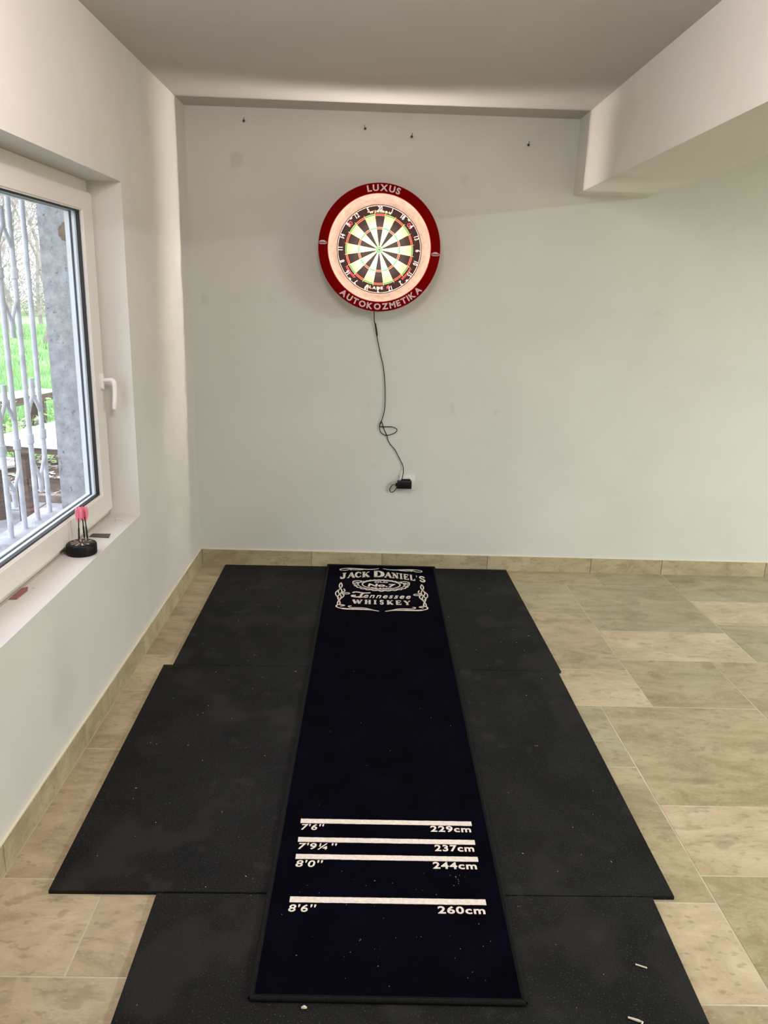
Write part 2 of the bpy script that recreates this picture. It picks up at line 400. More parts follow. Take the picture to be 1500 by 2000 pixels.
tube(bm, spline([(-.098, hy, hz+.004), (-.072, hy, hz+.006), (-.060, hy+.0, hz+.002), (-.056, hy, hz-.012), (-.056, hy, hz-.045), (-.060, hy, hz-.085), (-.063, hy, hz-.108)], 5),
     [.0085]*6 + [.0095]*10 + [.0095]*10 + [.0085]*4 + [.006], 12)
obj('lever', bm, M['handle'], hd, True)
# outside sill
bm = bmesh.new(); box(bm, -.42, -.168, -2.66, -1.031, .575, .60, .003); obj('outer_sill', bm, M['ext_sill'], win)
# broken plaster patch in the outer jamb
bm = bmesh.new()
vs = []
rr = random.Random(5)
for k in range(18):
    a = 2*math.pi*k/18; r = 1+rr.uniform(-.13, .13)
    vs.append((-.238+.022*r*math.cos(a), 1.690+.034*r*math.sin(a)))
ra = [bm.verts.new((x, -1.0305, z)) for x, z in vs]; rb = [bm.verts.new((-.238+(x+.238)*.8, -1.036, 1.690+(z-1.690)*.8)) for x, z in vs]
for k in range(18): bm.faces.new((ra[k], ra[(k+1) % 18], rb[(k+1) % 18], rb[k]))
bm.faces.new(rb); tag(obj('mortar_patch', bm, M['hole']), 'brown patch of bare mortar on the grey outer window jamb', 'mortar patch')

# window grille outside
gr = empty('window_grille', (-.362, -1.09, .60))
tag(gr, 'white tubular steel grille with collars standing outside the window', 'window grille')
GX = -.362
bars = [-1.092 - .1155*k for k in range(14)]
def G(x, y, z): return (x-GX, y+1.09, z-.60)
for k, y in enumerate(bars):
    bm = bmesh.new(); tube(bm, [G(GX, y, .60), G(GX, y, 1.95)], .0098, 12); b = obj('bar', bm, M['grille'], gr, True)
    for zc in ((.925,) if k == 0 else (.925, 1.532)):
        bm = bmesh.new()
        tube(bm, [G(GX, y, zc-.020), G(GX, y, zc-.018), G(GX, y, zc-.0175), G(GX, y, zc+.0175), G(GX, y, zc+.018), G(GX, y, zc+.020)], [.0105, .0135, .0140, .0140, .0135, .0105], 12)
        obj('collar', bm, M['grille'], b, True)
for k in range(len(bars)-1):
    zc = .925 if k % 2 == 0 else 1.532
    ya, yb = bars[k], bars[k+1]; ym = (ya+yb)/2
    for sgn in (1, -1):
        bm = bmesh.new()
        for yy in (ya, yb):
            tube(bm, spline([G(GX, yy, zc+sgn*.085), G(GX, yy+(ym-yy)*.35, zc+sgn*.115), G(GX, yy+(ym-yy)*.8, zc+sgn*.15), G(GX, ym, zc+sgn*.172)], 3), .0072, 8)
        tube(bm, [G(GX, ym, zc+sgn*.158), G(GX, ym, zc+sgn*.225)], [.0105, .0095], 10)
        obj('fork', bm, M['grille'], gr, True)
bm = bmesh.new(); box(bm, GX-.006-GX, .006, bars[-1]+1.09-.02, bars[0]+1.09+.02, 1.95-.6, 1.99-.6, .002); obj('top_rail', bm, M['grille'], gr)

# ------------------------------------------------------------------ rubber mats
def rubber(pts, label, jitter):
    bm = bmesh.new(); c = pts[0]; prism(bm, [(p[0]-c[0], p[1]-c[1]) for p in pts], 0.0002, .0115, .0012)
    o = obj('rubber_mat', bm, M['rubber']); o.location = (c[0], c[1], 0)
    tag(o, label, 'rubber mat'); return o
rubber([(.148,-.052),(.157,-1.262),(1.763,-1.2495),(1.734,-.026)], 'black rubber mat lying nearest the back wall under the dartboard', 0)
rubber([(.120,-1.2655),(.151,-2.511),(1.768,-2.4985),(1.749,-1.2525)], 'wide black rubber mat in the middle of the three', 0)
rubber([(.427,-2.5145),(.438,-4.10),(1.698,-4.10),(1.709,-2.5015)], 'black rubber mat in the foreground, narrower than the other two', 0)

# ------------------------------------------------------------------ dart carpet
ZC = .0118; ZT = ZC + .0075
carpet = empty('dart_carpet', (1.02, -1.43, ZC))
tag(carpet, 'long black dart carpet runner with white whiskey lettering and throw distance lines', 'carpet')
def cl(x, y, z): return (x-1.02, y+1.43, z-ZC)
cc = [(.724,-.034),(.7125,-2.822),(1.3155,-2.826),(1.3235,-.034)]
def cedge(i, t):  # point on outline
    a, b = cc[i], cc[(i+1) % 4]; return (a[0]+(b[0]-a[0])*t, a[1]+(b[1]-a[1])*t)
bm = bmesh.new()
NXg, NYg = 12, 48; grid = []
for j in range(NYg+1):
    row = []
    for i in range(NXg+1):
        u, v = i/NXg, j/NYg
        l = (cc[0][0]+(cc[1][0]-cc[0][0])*v, cc[0][1]+(cc[1][1]-cc[0][1])*v); r = (cc[3][0]+(cc[2][0]-cc[3][0])*v, cc[3][1]+(cc[2][1]-cc[3][1])*v)
        row.append(bm.verts.new(cl(l[0]+(r[0]-l[0])*u, l[1]+(r[1]-l[1])*u, ZT + .0001*math.sin(7*u+9*v))))
    grid.append(row)
for j in range(NYg):
    for i in range(NXg): bm.faces.new((grid[j][i], grid[j+1][i], grid[j+1][i+1], grid[j][i+1]))
# underside walls
edge = [grid[0][i] for i in range(NXg+1)] + [grid[j][NXg] for j in range(1, NYg+1)] + [grid[NYg][i] for i in range(NXg-1, -1, -1)] + [grid[j][0] for j in range(NYg-1, 0, -1)]
low = [bm.verts.new((v.co.x, v.co.y, .0004)) for v in edge]
for k in range(len(edge)): bm.faces.new((edge[k], edge[(k+1) % len(edge)], low[(k+1) % len(edge)], low[k]))
bm.faces.new(low); bmesh.ops.recalc_face_normals(bm, faces=bm.faces)
obj('pile', bm, M['carpet'], carpet)
for i in range(4):
    bm = bmesh.new(); a, b = cedge(i, 0), cedge(i, 1)
    tube(bm, [cl(a[0], a[1], ZC+.0052), cl(b[0], b[1], ZC+.0052)], .0058, 10)
    tube(bm, [cl(a[0]+(1.02-a[0])*.02, a[1]+(-1.43-a[1])*.005, ZT), cl(b[0]+(1.02-b[0])*.02, b[1]+(-1.43-b[1])*.005, ZT)], .0016, 6)
    obj('edge_binding', bm, M['binding'], carpet, True)
ZL = ZT + .0009
def solid(bm, th=.0009):
    r = bmesh.ops.extrude_face_region(bm, geom=bm.faces[:])
    for v in r['geom']:
        if isinstance(v, bmesh.types.BMVert): v.co.z -= th
    bmesh.ops.recalc_face_normals(bm, faces=bm.faces)
for (y, h, ls, ly, lx, rs, rx) in ((-2.236,.019,"7'6''",(-2.249,-2.275),(.774,.839),"229cm",(1.146,1.263)),
                                 (-2.3155,.019,"7'9¼''",(-2.329,-2.355),(.773,.880),"237cm",(1.152,1.262)),
                                 (-2.3835,.019,"8'0''",(-2.397,-2.423),(.772,.845),"244cm",(1.142,1.261)),
                                 (-2.5385,.019,"8'6''",(-2.5545,-2.579),(.769,.838),"260cm",(1.143,1.262))):
    bm = bmesh.new(); r2 = random.Random(int(-y*1000)); n = 50
    top = []; bot = []
    for k in range(n+1):
        x = .7695+(1.268-.7695)*k/n
        top.append(bm.verts.new(cl(x, y+h/2+r2.uniform(-.0004, .0004), ZL))); bot.append(bm.verts.new(cl(x, y-h/2+r2.uniform(-.0004, .0004), ZL)))
    for k in range(n): bm.faces.new((bot[k], bot[k+1], top[k+1], top[k]))
    solid(bm); obj('throw_line', bm, M['carpet_white'], carpet)
    bm = bmesh.new(); put_text(bm, ls, lambda u, v: cl(lx[0]+(lx[1]-lx[0])*u, ly[1]+(ly[0]-ly[1])*v, ZL), bold=.016, shear=.12, sp=1.1); solid(bm); obj('feet_lettering', bm, M['carpet_white'], carpet)
    bm = bmesh.new(); put_text(bm, rs, lambda u, v: cl(rx[0]+(rx[1]-rx[0])*u, ly[1]+.001+(ly[0]-ly[1])*v, ZL), bold=.026, sp=1.12); solid(bm); obj('metric_lettering', bm, M['carpet_white'], carpet)

# serif letters drawn as strokes in a unit box: (points, widths)
T, t = .24, .085
def arc(cx, cy, rx, ry, a0, a1, n=12): return [(cx+rx*math.cos(math.radians(a0+(a1-a0)*k/n)), cy+ry*math.sin(math.radians(a0+(a1-a0)*k/n))) for k in range(n+1)]
def sf(x, y, w=.34): return ([(x-w/2, y), (x+w/2, y)], .09)
SER = {
 'J': [([(.62,.95),(.62,.25)], T), (arc(.36,.22,.26,.2,0,-150), [T*.9]*5+[.16]*8), ([(.16,.2),(.2,.3)], .2), sf(.62,.96,.5)],
 'A': [([(.5,1),(.14,.04)], t*1.1), ([(.5,1),(.86,.04)], T), ([(.25,.34),(.75,.34)], .08), sf(.13,.04,.3), sf(.87,.04,.36)],
 'C': [(arc(.52,.5,.4,.46,40,320,20), [.08,.09,.1]+[.12,.15,.18,.2,.23,.24,.24,.24,.24,.23,.2,.18,.15,.12]+[.1,.09,.08,.08]), ([(.86,.98),(.86,.66)], .08), ([(.86,.3),(.86,.12)], .08)],
 'K': [([(.24,.02),(.24,.98)], T), ([(.34,.42),(.82,.96)], t*1.1), ([(.42,.55),(.86,.04)], T), sf(.24,.04,.42), sf(.24,.96,.42), sf(.84,.96,.26), sf(.84,.04,.36)],
 'D': [([(.24,.02),(.24,.98)], T), (arc(.38,.5,.5,.46,90,-90,16), [.09,.1,.13,.16,.2,.23,.25,.26,.26,.26,.25,.23,.2,.16,.13,.1,.09]), ([(.08,.96),(.4,.96)], .09), ([(.08,.04),(.4,.04)], .09)],
 'N': [([(.2,.02),(.2,.96)], t), ([(.2,.96),(.8,.04)], T), ([(.8,.02),(.8,.96)], t), sf(.16,.96,.36), sf(.2,.04,.34), sf(.8,.96,.34)],
 'I': [([(.5,.02),(.5,.98)], T*1.6), ([(.1,.96),(.9,.96)], .09), ([(.1,.04),(.9,.04)], .09)],
 'E': [([(.26,.02),(.26,.98)], T), ([(.1,.96),(.84,.96)], .09), ([(.1,.04),(.88,.04)], .09), ([(.3,.5),(.66,.5)], .09), ([(.85,1),(.85,.74)], .08), ([(.88,0),(.88,.28)], .08), ([(.66,.64),(.66,.36)], .08)],
 'L': [([(.28,.02),(.28,.98)], T), ([(.1,.04),(.86,.04)], .09), sf(.28,.96,.42), ([(.87,0),(.87,.34)], .09)],
 'S': [(spline([(.8,.78,0),(.62,.95,0),(.34,.93,0),(.2,.74,0),(.36,.58,0),(.64,.44,0),(.8,.26,0),(.64,.06,0),(.36,.05,0),(.18,.24,0)], 3), .15)],
 'W': [([(.08,.96),(.3,.04)], T*.8), ([(.3,.04),(.5,.9)], t), ([(.5,.9),(.7,.04)], T*.8), ([(.7,.04),(.92,.96)], t), sf(.1,.96,.24), sf(.5,.94,.2), sf(.9,.96,.22)],
 'H': [([(.22,.02),(.22,.98)], T), ([(.78,.02),(.78,.98)], T), ([(.22,.5),(.78,.5)], .09), sf(.22,.96,.4), sf(.22,.04,.4), sf(.78,.96,.4), sf(.78,.04,.4)],
 'Y': [([(.5,.02),(.5,.5)], T), ([(.14,.96),(.5,.45)], T), ([(.86,.96),(.5,.45)], t), sf(.5,.04,.42), sf(.15,.96,.34), sf(.86,.96,.28)],
 "'": [([(.5,1.0),(.42,.66)], [.34, .1])],
}
def serif(bm, s, x0, x1, base, height, widths, gap=.12, z=ZL, fat=1.3):
    """base(x) -> y of baseline; height(x)"""
    tot = sum(widths[c] if c in widths else 1 for c in s) + gap*(len(s)-1); sc = (x1-x0)/tot; x = x0
    for c in s:
        wd = (widths[c] if c in widths else 1)*sc
        if c != ' ':
            for pts, ww in SER[c]:
                P = []
                for (a, b), (a2, b2) in zip([(p[0], p[1]) for p in pts], [(p[0], p[1]) for p in pts][1:]):
                    P.append((a, b))
                    if len(pts) == 2: P += [(a+(a2-a)*k/3, b+(b2-b)*k/3) for k in (1, 2)]
                P.append((pts[-1][0], pts[-1][1]))
                W = ww if isinstance(ww, (list, tuple)) else [ww]*len(P)
                if len(W) != len(P):
                    W = [W[0]+(W[-1]-W[0])*k/(len(P)-1) for k in range(len(P))] if len(pts) == 2 else ([W[min(int(k*len(W)/len(P)), len(W)-1)] for k in range(len(P))])
                def mp(a, b, x=x, wd=wd):
                    X = x + a*wd; return cl(X, base(X) + b*height(X), z)
                ribbon(bm, P, [w_*fat for w_ in W], mp)
        x += wd + gap*sc
LX0, LX1, LXC = .797, 1.257, 1.02
# arched title
bm = bmesh.new()
archb = lambda x: -.2135 - .050*abs((x-1.0)/.22)**1.6*(1 if x > .9 else .92)
archh = lambda x: .088
serif(bm, "JACK", .797, .958, archb, lambda x: archh(x)*.92, {'J': 1.05, 'A': 1.05, 'C': .95, 'K': 1.1}, .06)
serif(bm, "D", .978, 1.038, archb, lambda x: .094, {}, .06)
serif(bm, "ANIEL'S", 1.040, 1.264, archb, lambda x: archh(x)*.92, {'A': 1.1, 'N': 1.1, 'I': .55, 'E': .9, 'L': .9, "'": .35, 'S': 1.15}, .06)
solid(bm); obj('title_lettering', bm, M['carpet_white'], carpet)
# WHISKEY
bm = bmesh.new(); serif(bm, "WHISKEY", .876, 1.165, lambda x: -.596 if x < 2 else 0, lambda x: .052, {'W': 1.5, 'I': .55, 'S': .8}, .34); solid(bm); obj('word_lettering', bm, M['carpet_white'], carpet)
# Tennessee in a slanted hand
bm = bmesh.new(); put_text(bm, "ennessee", lambda u, v: cl(.930+(1.170-.930)*u, -.517+.040*v, ZL), bold=.008, shear=.35, sp=1.22)
ribbon(bm, spline([(.874,-.452,0),(.890,-.440,0),(.93,-.452,0),(.965,-.447,0)], 5), .011, lambda a, b: cl(a, b, ZL))
ribbon(bm, spline([(.93,-.452,0),(.918,-.475,0),(.915,-.495,0),(.897,-.508,0),(.873,-.500,0),(.874,-.487,0),(.89,-.487,0)], 5), .012, lambda a, b: cl(a, b, ZL))
ribbon(bm, spline([(.905,-.515,0),(.925,-.508,0),(.935,-.5,0)], 4), .008, lambda a, b: cl(a, b, ZL))
solid(bm); obj('script_lettering', bm, M['carpet_white'], carpet)
# oval medallion
def ell(cx, cy, rx, ry, n=72, a0=0, a1=360, wob=0, wn=0): return [(cx+(rx+wob*math.cos(math.radians(wn*(a0+(a1-a0)*k/n))))*math.cos(math.radians(a0+(a1-a0)*k/n)), cy+(ry+wob*math.cos(math.radians(wn*(a0+(a1-a0)*k/n))))*math.sin(math.radians(a0+(a1-a0)*k/n))) for k in range(n+1)]
F2 = lambda a, b: cl(a, b, ZL)
bm = bmesh.new()
ribbon(bm, ell(1.021, -.328, .100, .062), .006, F2)
ribbon(bm, ell(1.021, -.328, .122, .077, a0=150, a1=390), .005, F2)
ribbon(bm, ell(1.021, -.330, .142, .086, a0=172, a1=368, wob=.004, wn=24), .007, F2)
ribbon(bm, ell(1.021, -.328, .113, .070, a0=20, a1=160, wob=.003, wn=30), .006, F2)
for sg in (-1, 1):
    ribbon(bm, spline([(1.021+sg*.10,-.282,0),(1.021+sg*.13,-.276,0),(1.021+sg*.150,-.290,0),(1.021+sg*.138,-.303,0),(1.021+sg*.125,-.296,0)], 5), .006, F2)
    ribbon(bm, spline([(1.021+sg*.150,-.290,0),(1.021+sg*.148,-.325,0),(1.021+sg*.132,-.35,0)], 5), .006, F2)
    ribbon(bm, spline([(1.021+sg*.118,-.30,0),(1.021+sg*.130,-.315,0),(1.021+sg*.120,-.335,0),(1.021+sg*.130,-.345,0)], 5), .005, F2)
ribbon(bm, ell(1.021, -.414, .012, .010, 16), .006, F2)
solid(bm); obj('oval_emblem', bm, M['carpet_white'], carpet)
bm = bmesh.new()
put_text(bm, "No.7", lambda u, v: F2(.950+.148*u + .0*v, -.359+.042*v), bold=.03, shear=.1)
put_text(bm, "OLD", lambda u, v: F2(.985+.072*u, -.304+.020*v + .006*math.sin(math.pi*u)), bold=.02)
put_text(bm, "BRAND", lambda u, v: F2(.968+.108*u, -.384+.016*v - .006*math.sin(math.pi*u)), bold=.02)
solid(bm); obj('emblem_lettering', bm, M['carpet_white'], carpet)
# scroll frame
for sg in (-1, 1):
    bm = bmesh.new()
    X = lambda d: 1.022 + sg*d
    # top swirl
    sp = spline([(X(.012),-.082,0),(X(.06),-.098,0),(X(.12),-.094,0),(X(.19),-.090,0),(X(.225),-.104,0),(X(.222),-.122,0),(X(.195),-.121,0),(X(.18),-.110,0)], 6)
    ribbon(bm, sp, [.004+.009*min(1, k/14) if k < 18 else .0065 for k in range(len(sp))], F2)
    ribbon(bm, spline([(X(.10),-.104,0),(X(.14),-.112,0),(X(.175),-.104,0),(X(.165),-.116,0)], 5), .006, F2)
    solid(bm); obj('top_scroll', bm, M['carpet_white'], carpet); bm = bmesh.new()
    # bottom swirl
    sp = spline([(X(.015),-.684,0),(X(.06),-.668,0),(X(.12),-.664,0),(X(.185),-.662,0),(X(.222),-.642,0),(X(.22),-.616,0),(X(.20),-.612,0),(X(.185),-.622,0),(X(.205),-.632,0)], 6)
    ribbon(bm, sp, [.005+.008*min(1, k/12) if k < 20 else .007 for k in range(len(sp))], F2)
    sp = spline([(X(.04),-.672,0),(X(.09),-.648,0),(X(.15),-.646,0),(X(.165),-.63,0),(X(.15),-.625,0)], 5); ribbon(bm, sp, .006, F2)
    solid(bm); obj('bottom_scroll', bm, M['carpet_white'], carpet); bm = bmesh.new()
    # side braid
    for ph in (0, 1):
        P = []
        for k in range(40):
            q = k/39; y = -.312 - .295*q
            P.append((X(.214 + .0095*math.sin(q*math.pi*3.6 + ph*math.pi)*(.6+.4*math.sin(math.pi*q))), y, 0))
        ribbon(bm, P, .0062, F2)
    P = [(X(.214+.022*math.sin(q*math.pi)), -.40-.13*q, 0) for q in [k/12 for k in range(13)]]; ribbon(bm, P, .005, F2)
    ribbon(bm, spline([(X(.196),-.40,0),(X(.19),-.43,0),(X(.205),-.455,0),(X(.192),-.49,0),(X(.204),-.53,0)], 5), .006, F2)
    ribbon(bm, spline([(X(.205),-.455,0),(X(.175),-.452,0),(X(.165),-.463,0),(X(.178),-.472,0),(X(.195),-.465,0)], 4), .006, F2)
    solid(bm); obj('side_braid', bm, M['carpet_white'], carpet)

# ------------------------------------------------------------------ dartboard
BX, BZ = .964, 1.7135
YF = -.040     # board face
db = empty('dartboard', (BX, 0, BZ))
tag(db, 'round bristle dartboard with cream, black, red and green beds lit by a ring light', 'dartboard')
def dl(x, y, z): return (x, y, z)
bm = bmesh.new()
rg = lathe_y(bm, [(.2255, -.001), (.2255, YF+.001), (.2245, YF)], 0, 0, 96); bm.faces.new(rg[-1]); bm.faces.new(rg[0][::-1]); bmesh.ops.recalc_face_normals(bm, faces=bm.faces)
obj('board_body', bm, M['sisal_black'], db, True)
def sector(r0, r1, a0, a1, yb, yt, n):
    bm = bmesh.new(); top = []; 
    A = [a0+(a1-a0)*k/n for k in range(n+1)]
    pin = [(r0*math.sin(a), r0*math.cos(a)) for a in A]; pout = [(r1*math.sin(a), r1*math.cos(a)) for a in A]
    ti = [bm.verts.new((x, yt, z)) for x, z in pin]; to = [bm.verts.new((x, yt, z)) for x, z in pout]
    bi = [bm.verts.new((x, yb, z)) for x, z in pin]; bo = [bm.verts.new((x, yb, z)) for x, z in pout]
    for k in range(n):
        bm.faces.new((ti[k], ti[k+1], to[k+1], to[k])); bm.faces.new((to[k], to[k+1], bo[k+1], bo[k])); bm.faces.new((ti[k+1], ti[k], bi[k], bi[k+1]))
    bm.faces.new((ti[0], to[0], bo[0], bi[0])); bm.faces.new((to[n], ti[n], bi[n], bo[n]))
    bmesh.ops.recalc_face_normals(bm, faces=bm.faces)
    return bm
st = math.pi/10
shapes = {'double_bed': (.162, .170), 'outer_single_bed': (.107, .162), 'treble_bed': (.099, .107), 'inner_single_bed': (.0159, .099)}
for nm, (r0, r1) in shapes.items():
    mcache = {}
    for k in range(20):
        dark = k % 2 == 0
        mt = (M['sisal_black'] if dark else M['sisal_cream']) if 'single' in nm else (M['sisal_red'] if dark else M['sisal_green'])
        if dark not in mcache:
            o = obj(nm, sector(r0, r1, -st/2, st/2, YF, YF-.0008, 5), mt, db); mcache[dark] = o.data
        else:
            o = D.objects.new(nm, mcache[dark]); C.objects.link(o); o.parent = db
        o.rotation_euler = (0, k*st, 0)
obj('outer_bull', sector(.00635, .0159, 0, 2*math.pi, YF, YF-.001, 40), M['sisal_green'], db)
bm = bmesh.new(); rg = lathe_y(bm, [(.0063, YF), (.0063, YF-.001)], 0, 0, 24); bm.faces.new(rg[-1]); obj('bullseye', bm, M['sisal_red'], db)
# spider wires
bm = bmesh.new()
for k in range(20):
    a = (k+.5)*st; tube(bm, [(.016*math.sin(a), YF-.0013, .016*math.cos(a)), (.177*math.sin(a), YF-.0013, .177*math.cos(a))], .0008, 4)
for r in (.0063, .0159, .099, .107, .162, .170):
    lathe_y(bm, [(r-.0006, YF-.0006), (r-.0006, YF-.0020), (r+.0006, YF-.0020), (r+.0006, YF-.0006)], 0, 0, 80)
obj('spider_wire', bm, M['wire'], db)
# number ring
nums = [20,1,18,4,13,6,10,15,2,17,3,19,7,16,8,11,14,9,12,5]
bm = bmesh.new(); RN = .2085; P = [(RN*math.sin(2*math.pi*k/96), YF-.004, RN*math.cos(2*math.pi*k/96)) for k in range(97)]
tube(bm, P, .0013, 6, False)
nr = obj('number_ring', bm, M['num'], db, True)
for k, nv in enumerate(nums):
    a = k*st; bm = bmesh.new(); h = .021
    _, _, wd, hh = glyphs(str(nv), .02)
    W2 = h*wd/hh*.82
    flip = False
    def mp(u, v):
        lx = (u-.5)*W2; r = RN - .0245 + .023*v
        if flip: lx = -lx; r = RN - .0245 + .023*(1-v)
        return (r*math.sin(a) + lx*math.cos(a), YF-.0048, r*math.cos(a) - lx*math.sin(a))
    put_text(bm, str(nv), mp, .018)
    r = bmesh.ops.extrude_face_region(bm, geom=bm.faces[:])
    for v in r['geom']:
        if isinstance(v, bmesh.types.BMVert): v.co.y += .0016
    obj('numeral', bm, M['num'], nr)
# prints on the black border
def arc_text(bm, s, rmid, h, a_mid, span, y, bold, inward=False, shear=0, each=None):
    """letters on an arc; inward = letters upright at the bottom"""
    ws = [glyphs(c, bold)[2] for c in s]; tot = sum(ws) + .14*(len(s)-1); x = 0
    for c, wd in zip(s, ws):
        if each: bm = bmesh.new()
        c0 = (x+wd/2)/tot - .5; half = wd/tot/2
        am = a_mid + (c0*span if not inward else -c0*span)
        wl = half*2*span*rmid
        big = glyphs('X', bold)[3]; hc = h*glyphs(c, bold)[3]/big
        def mp(u, v, am=am, wl=wl, hc=hc):
            lx = (u-.5)*wl; lr = (v-.5)*hc
            if inward: lx, lr = -lx, -lr
            r = rmid + lr
            return (r*math.sin(am) + lx*math.cos(am), y, r*math.cos(am) - lx*math.sin(am))
        put_text(bm, c, mp, bold); x += wd + .14
        if each: obj('letter', bm, *each)
bm = bmesh.new(); arc_text(bm, 'winmau', .1815, .014, 0, .62, YF-.0006, .05); obj('top_print', bm, M['cream_print'], db)
bm = bmesh.new(); arc_text(bm, 'BLADE', .186, .014, math.pi+.10, .46, YF-.0006, .05, True); obj('bottom_print', bm, M['cream_print'], db)
bm = bmesh.new(); arc_text(bm, '6', .186, .016, math.pi-.28, .11, YF-.0006, .05, True); obj('bottom_print', bm, M['pink_print'], db)
for a in (-math.radians(52), math.radians(52)):
    bm = bmesh.new()
    for da in (-.035, .035):
        P = [((.190+.0085*math.cos(q))*math.sin(a+da+.030*math.sin(q)), (.190+.0085*math.cos(q))*math.cos(a+da+.030*math.sin(q))) for q in [2*math.pi*k/20 for k in range(21)]]
        ribbon(bm, P, .0035, lambda p, q: (p, YF-.0006, q))
    obj('logo_print', bm, M['pink_print'], db)
for a in (math.radians(128), -math.radians(128)):
    bm = bmesh.new()
    P = [(r_*math.sin(a+q), r_*math.cos(a+q)) for q, r_ in [(-.2+.4*k/16, .1805) for k in range(17)]]; ribbon(bm, P, .004, lambda p, q: (p, YF-.0006, q))
    for k in range(9):
        q = a-.17+.34*k/8; ribbon(bm, [(.180*math.sin(q), .180*math.cos(q)), (.189*math.sin(q+.012), .189*math.cos(q+.012))], .004, lambda p, q_: (p, YF-.0006, q_))
    obj('logo_print', bm, M['pink_print'], db)
for ad in (-45, 45, 135, -135):
    a = math.radians(ad)
    bm = bmesh.new(); box(bm, -.006, .006, YF-.0045, YF-.002, -.004, .004, .001)
    o = obj('ring_clip', bm, M['num'], db); o.location = (.205*math.sin(a), 0, .205*math.cos(a)); o.rotation_euler = (0, a, 0)

# surround with ring light
SY = -.163; SR = .300
su = empty('dartboard_surround', (BX, 0, BZ))
tag(su, 'red ring surround with silver lettering and built-in light around the dartboard', 'dartboard surround')
RI = .2525; RS = .2730
bm = bmesh.new()
lathe_y(bm, [(RI, SY+.004), (RI, SY), (SR-.004, SY), (SR-.001, SY+.002), (SR-.001, SY+.004)], 0, 0, 128, True); bmesh.ops.recalc_face_normals(bm, faces=bm.faces)
obj('front_ring', bm, M['red'], su, True)
bm = bmesh.new(); lathe_y(bm, [(SR-.0015, SY+.001), (SR, SY+.003), (SR, -.001), (SR-.006, -.001), (SR-.006, SY+.004)], 0, 0, 128); bmesh.ops.recalc_face_normals(bm, faces=bm.faces)
obj('outer_wall', bm, M['red_edge'], su, True)
bm = bmesh.new(); lathe_y(bm, [(RI-.0022, SY-.0005), (RI+.0006, SY-.0008), (RI+.0006, SY+.0045), (RI-.0022, SY+.0045)], 0, 0, 128, True); bmesh.ops.recalc_face_normals(bm, faces=bm.faces)
obj('inner_lip', bm, M['lip'], su, True)
bm = bmesh.new(); lathe_y(bm, [(RS+.003, SY+.004), (RS+.003, SY+.016), (RI+.001, SY+.026), (RI-.004, SY+.045), (.2155, YF-.012), (.2135, YF-.006), (.2135, YF-.0005)], 0, 0, 128); bmesh.ops.recalc_face_normals(bm, faces=bm.faces)
obj('inner_wall', bm, M['peach'], su, True)
bm = bmesh.new(); lathe_y(bm, [(RS-.0025, SY+.0135), (RS+.0005, SY+.0100)], 0, 0, 128); bm.normal_update()
if next(iter(bm.faces)).normal.y > 0: bmesh.ops.reverse_faces(bm, faces=bm.faces[:])
obj('light_strip', bm, M['led'], su)
arc_text(None, 'LUXUS', (RI+SR)/2+.0005, .0300, math.radians(3.0), math.radians(33.5), SY-.0006, .035, each=(M['silver_print'], su))
arc_text(None, 'AUTOKOZMETIKA', (RI+SR)/2-.001, .0300, math.radians(176.5), math.radians(91), SY-.0006, .035, True, each=(M['silver_print'], su))
for a, nm in ((math.radians(-86.5), 0), (math.radians(93.5), 1)):
    bm = bmesh.new(); rm = (RI+SR)/2; cx, cz = rm*math.sin(a), rm*math.cos(a) + (.004 if nm == 0 else -.002)
    cx += (-.001 if nm == 0 else .0); Fp = lambda p, q: (cx+p, SY-.0006, cz+q)
    ribbon(bm, spline([(-.020,-.001,0),(-.014,.005,0),(-.004,.0085,0),(.006,.008,0),(.014,.004,0),(.020,-.002,0)], 4), .0022, Fp)
    ribbon(bm, spline([(-.013,.002,0),(-.004,.0045,0),(.005,.004,0),(.012,.001,0)], 4), [.003+.003*math.sin(math.pi*k/12) for k in range(13)], Fp)
    ribbon(bm, [(-.019,-.0045), (.019,-.0045)], .0025, Fp); ribbon(bm, [(-.014,-.008), (.014,-.008)], .0016, Fp)
    obj('car_emblem', bm, M['silver_print'], su)
bm = bmesh.new(); box(bm, -.0006, .0006, -.10, -.047, -.246, -.2155); obj('seam', bm, M['lip'], su)

# ------------------------------------------------------------------ cable, adapter, socket
ps = empty('power_adapter', (1.11, 0, .50))
tag(ps, 'black plug-in power adapter with thin looped cable hanging from the dartboard', 'power adapter')
o3 = Vector((1.11, 0, .50))
cab = [(.945,-.06,1.45),(.947,-.020,1.40),(.949,-.010,1.36),(.955,-.009,1.339),(.964,-.008,1.284),(.986,-.006,1.193),(1.000,-.006,1.14),(1.008,-.006,1.094),(1.016,-.007,.997),(1.016,-.008,.901),(.999,-.010,.834),(.991,-.010,.812),
       (1.010,-.012,.808),(1.036,-.014,.810),(1.066,-.016,.808),(1.086,-.018,.797),(1.080,-.018,.782),(1.055,-.016,.768),(1.029,-.012,.762),(1.005,-.009,.772),(.994,-.007,.79),(.992,-.006,.815),(1.000,-.006,.836),(1.008,-.005,.822),(1.016,-.005,.795),(1.032,-.005,.762),
       (1.040,-.005,.735),(1.053,-.005,.712),(1.078,-.006,.685),(1.095,-.006,.655),(1.124,-.007,.600),(1.129,-.012,.570),(1.128,-.020,.551),(1.122,-.032,.524),(1.106,-.040,.503)]
bm = bmesh.new(); tube(bm, [Vector(p)-o3 for p in spline(cab, 5)], .0022, 6); obj('cable', bm, M['cable'], ps, True)
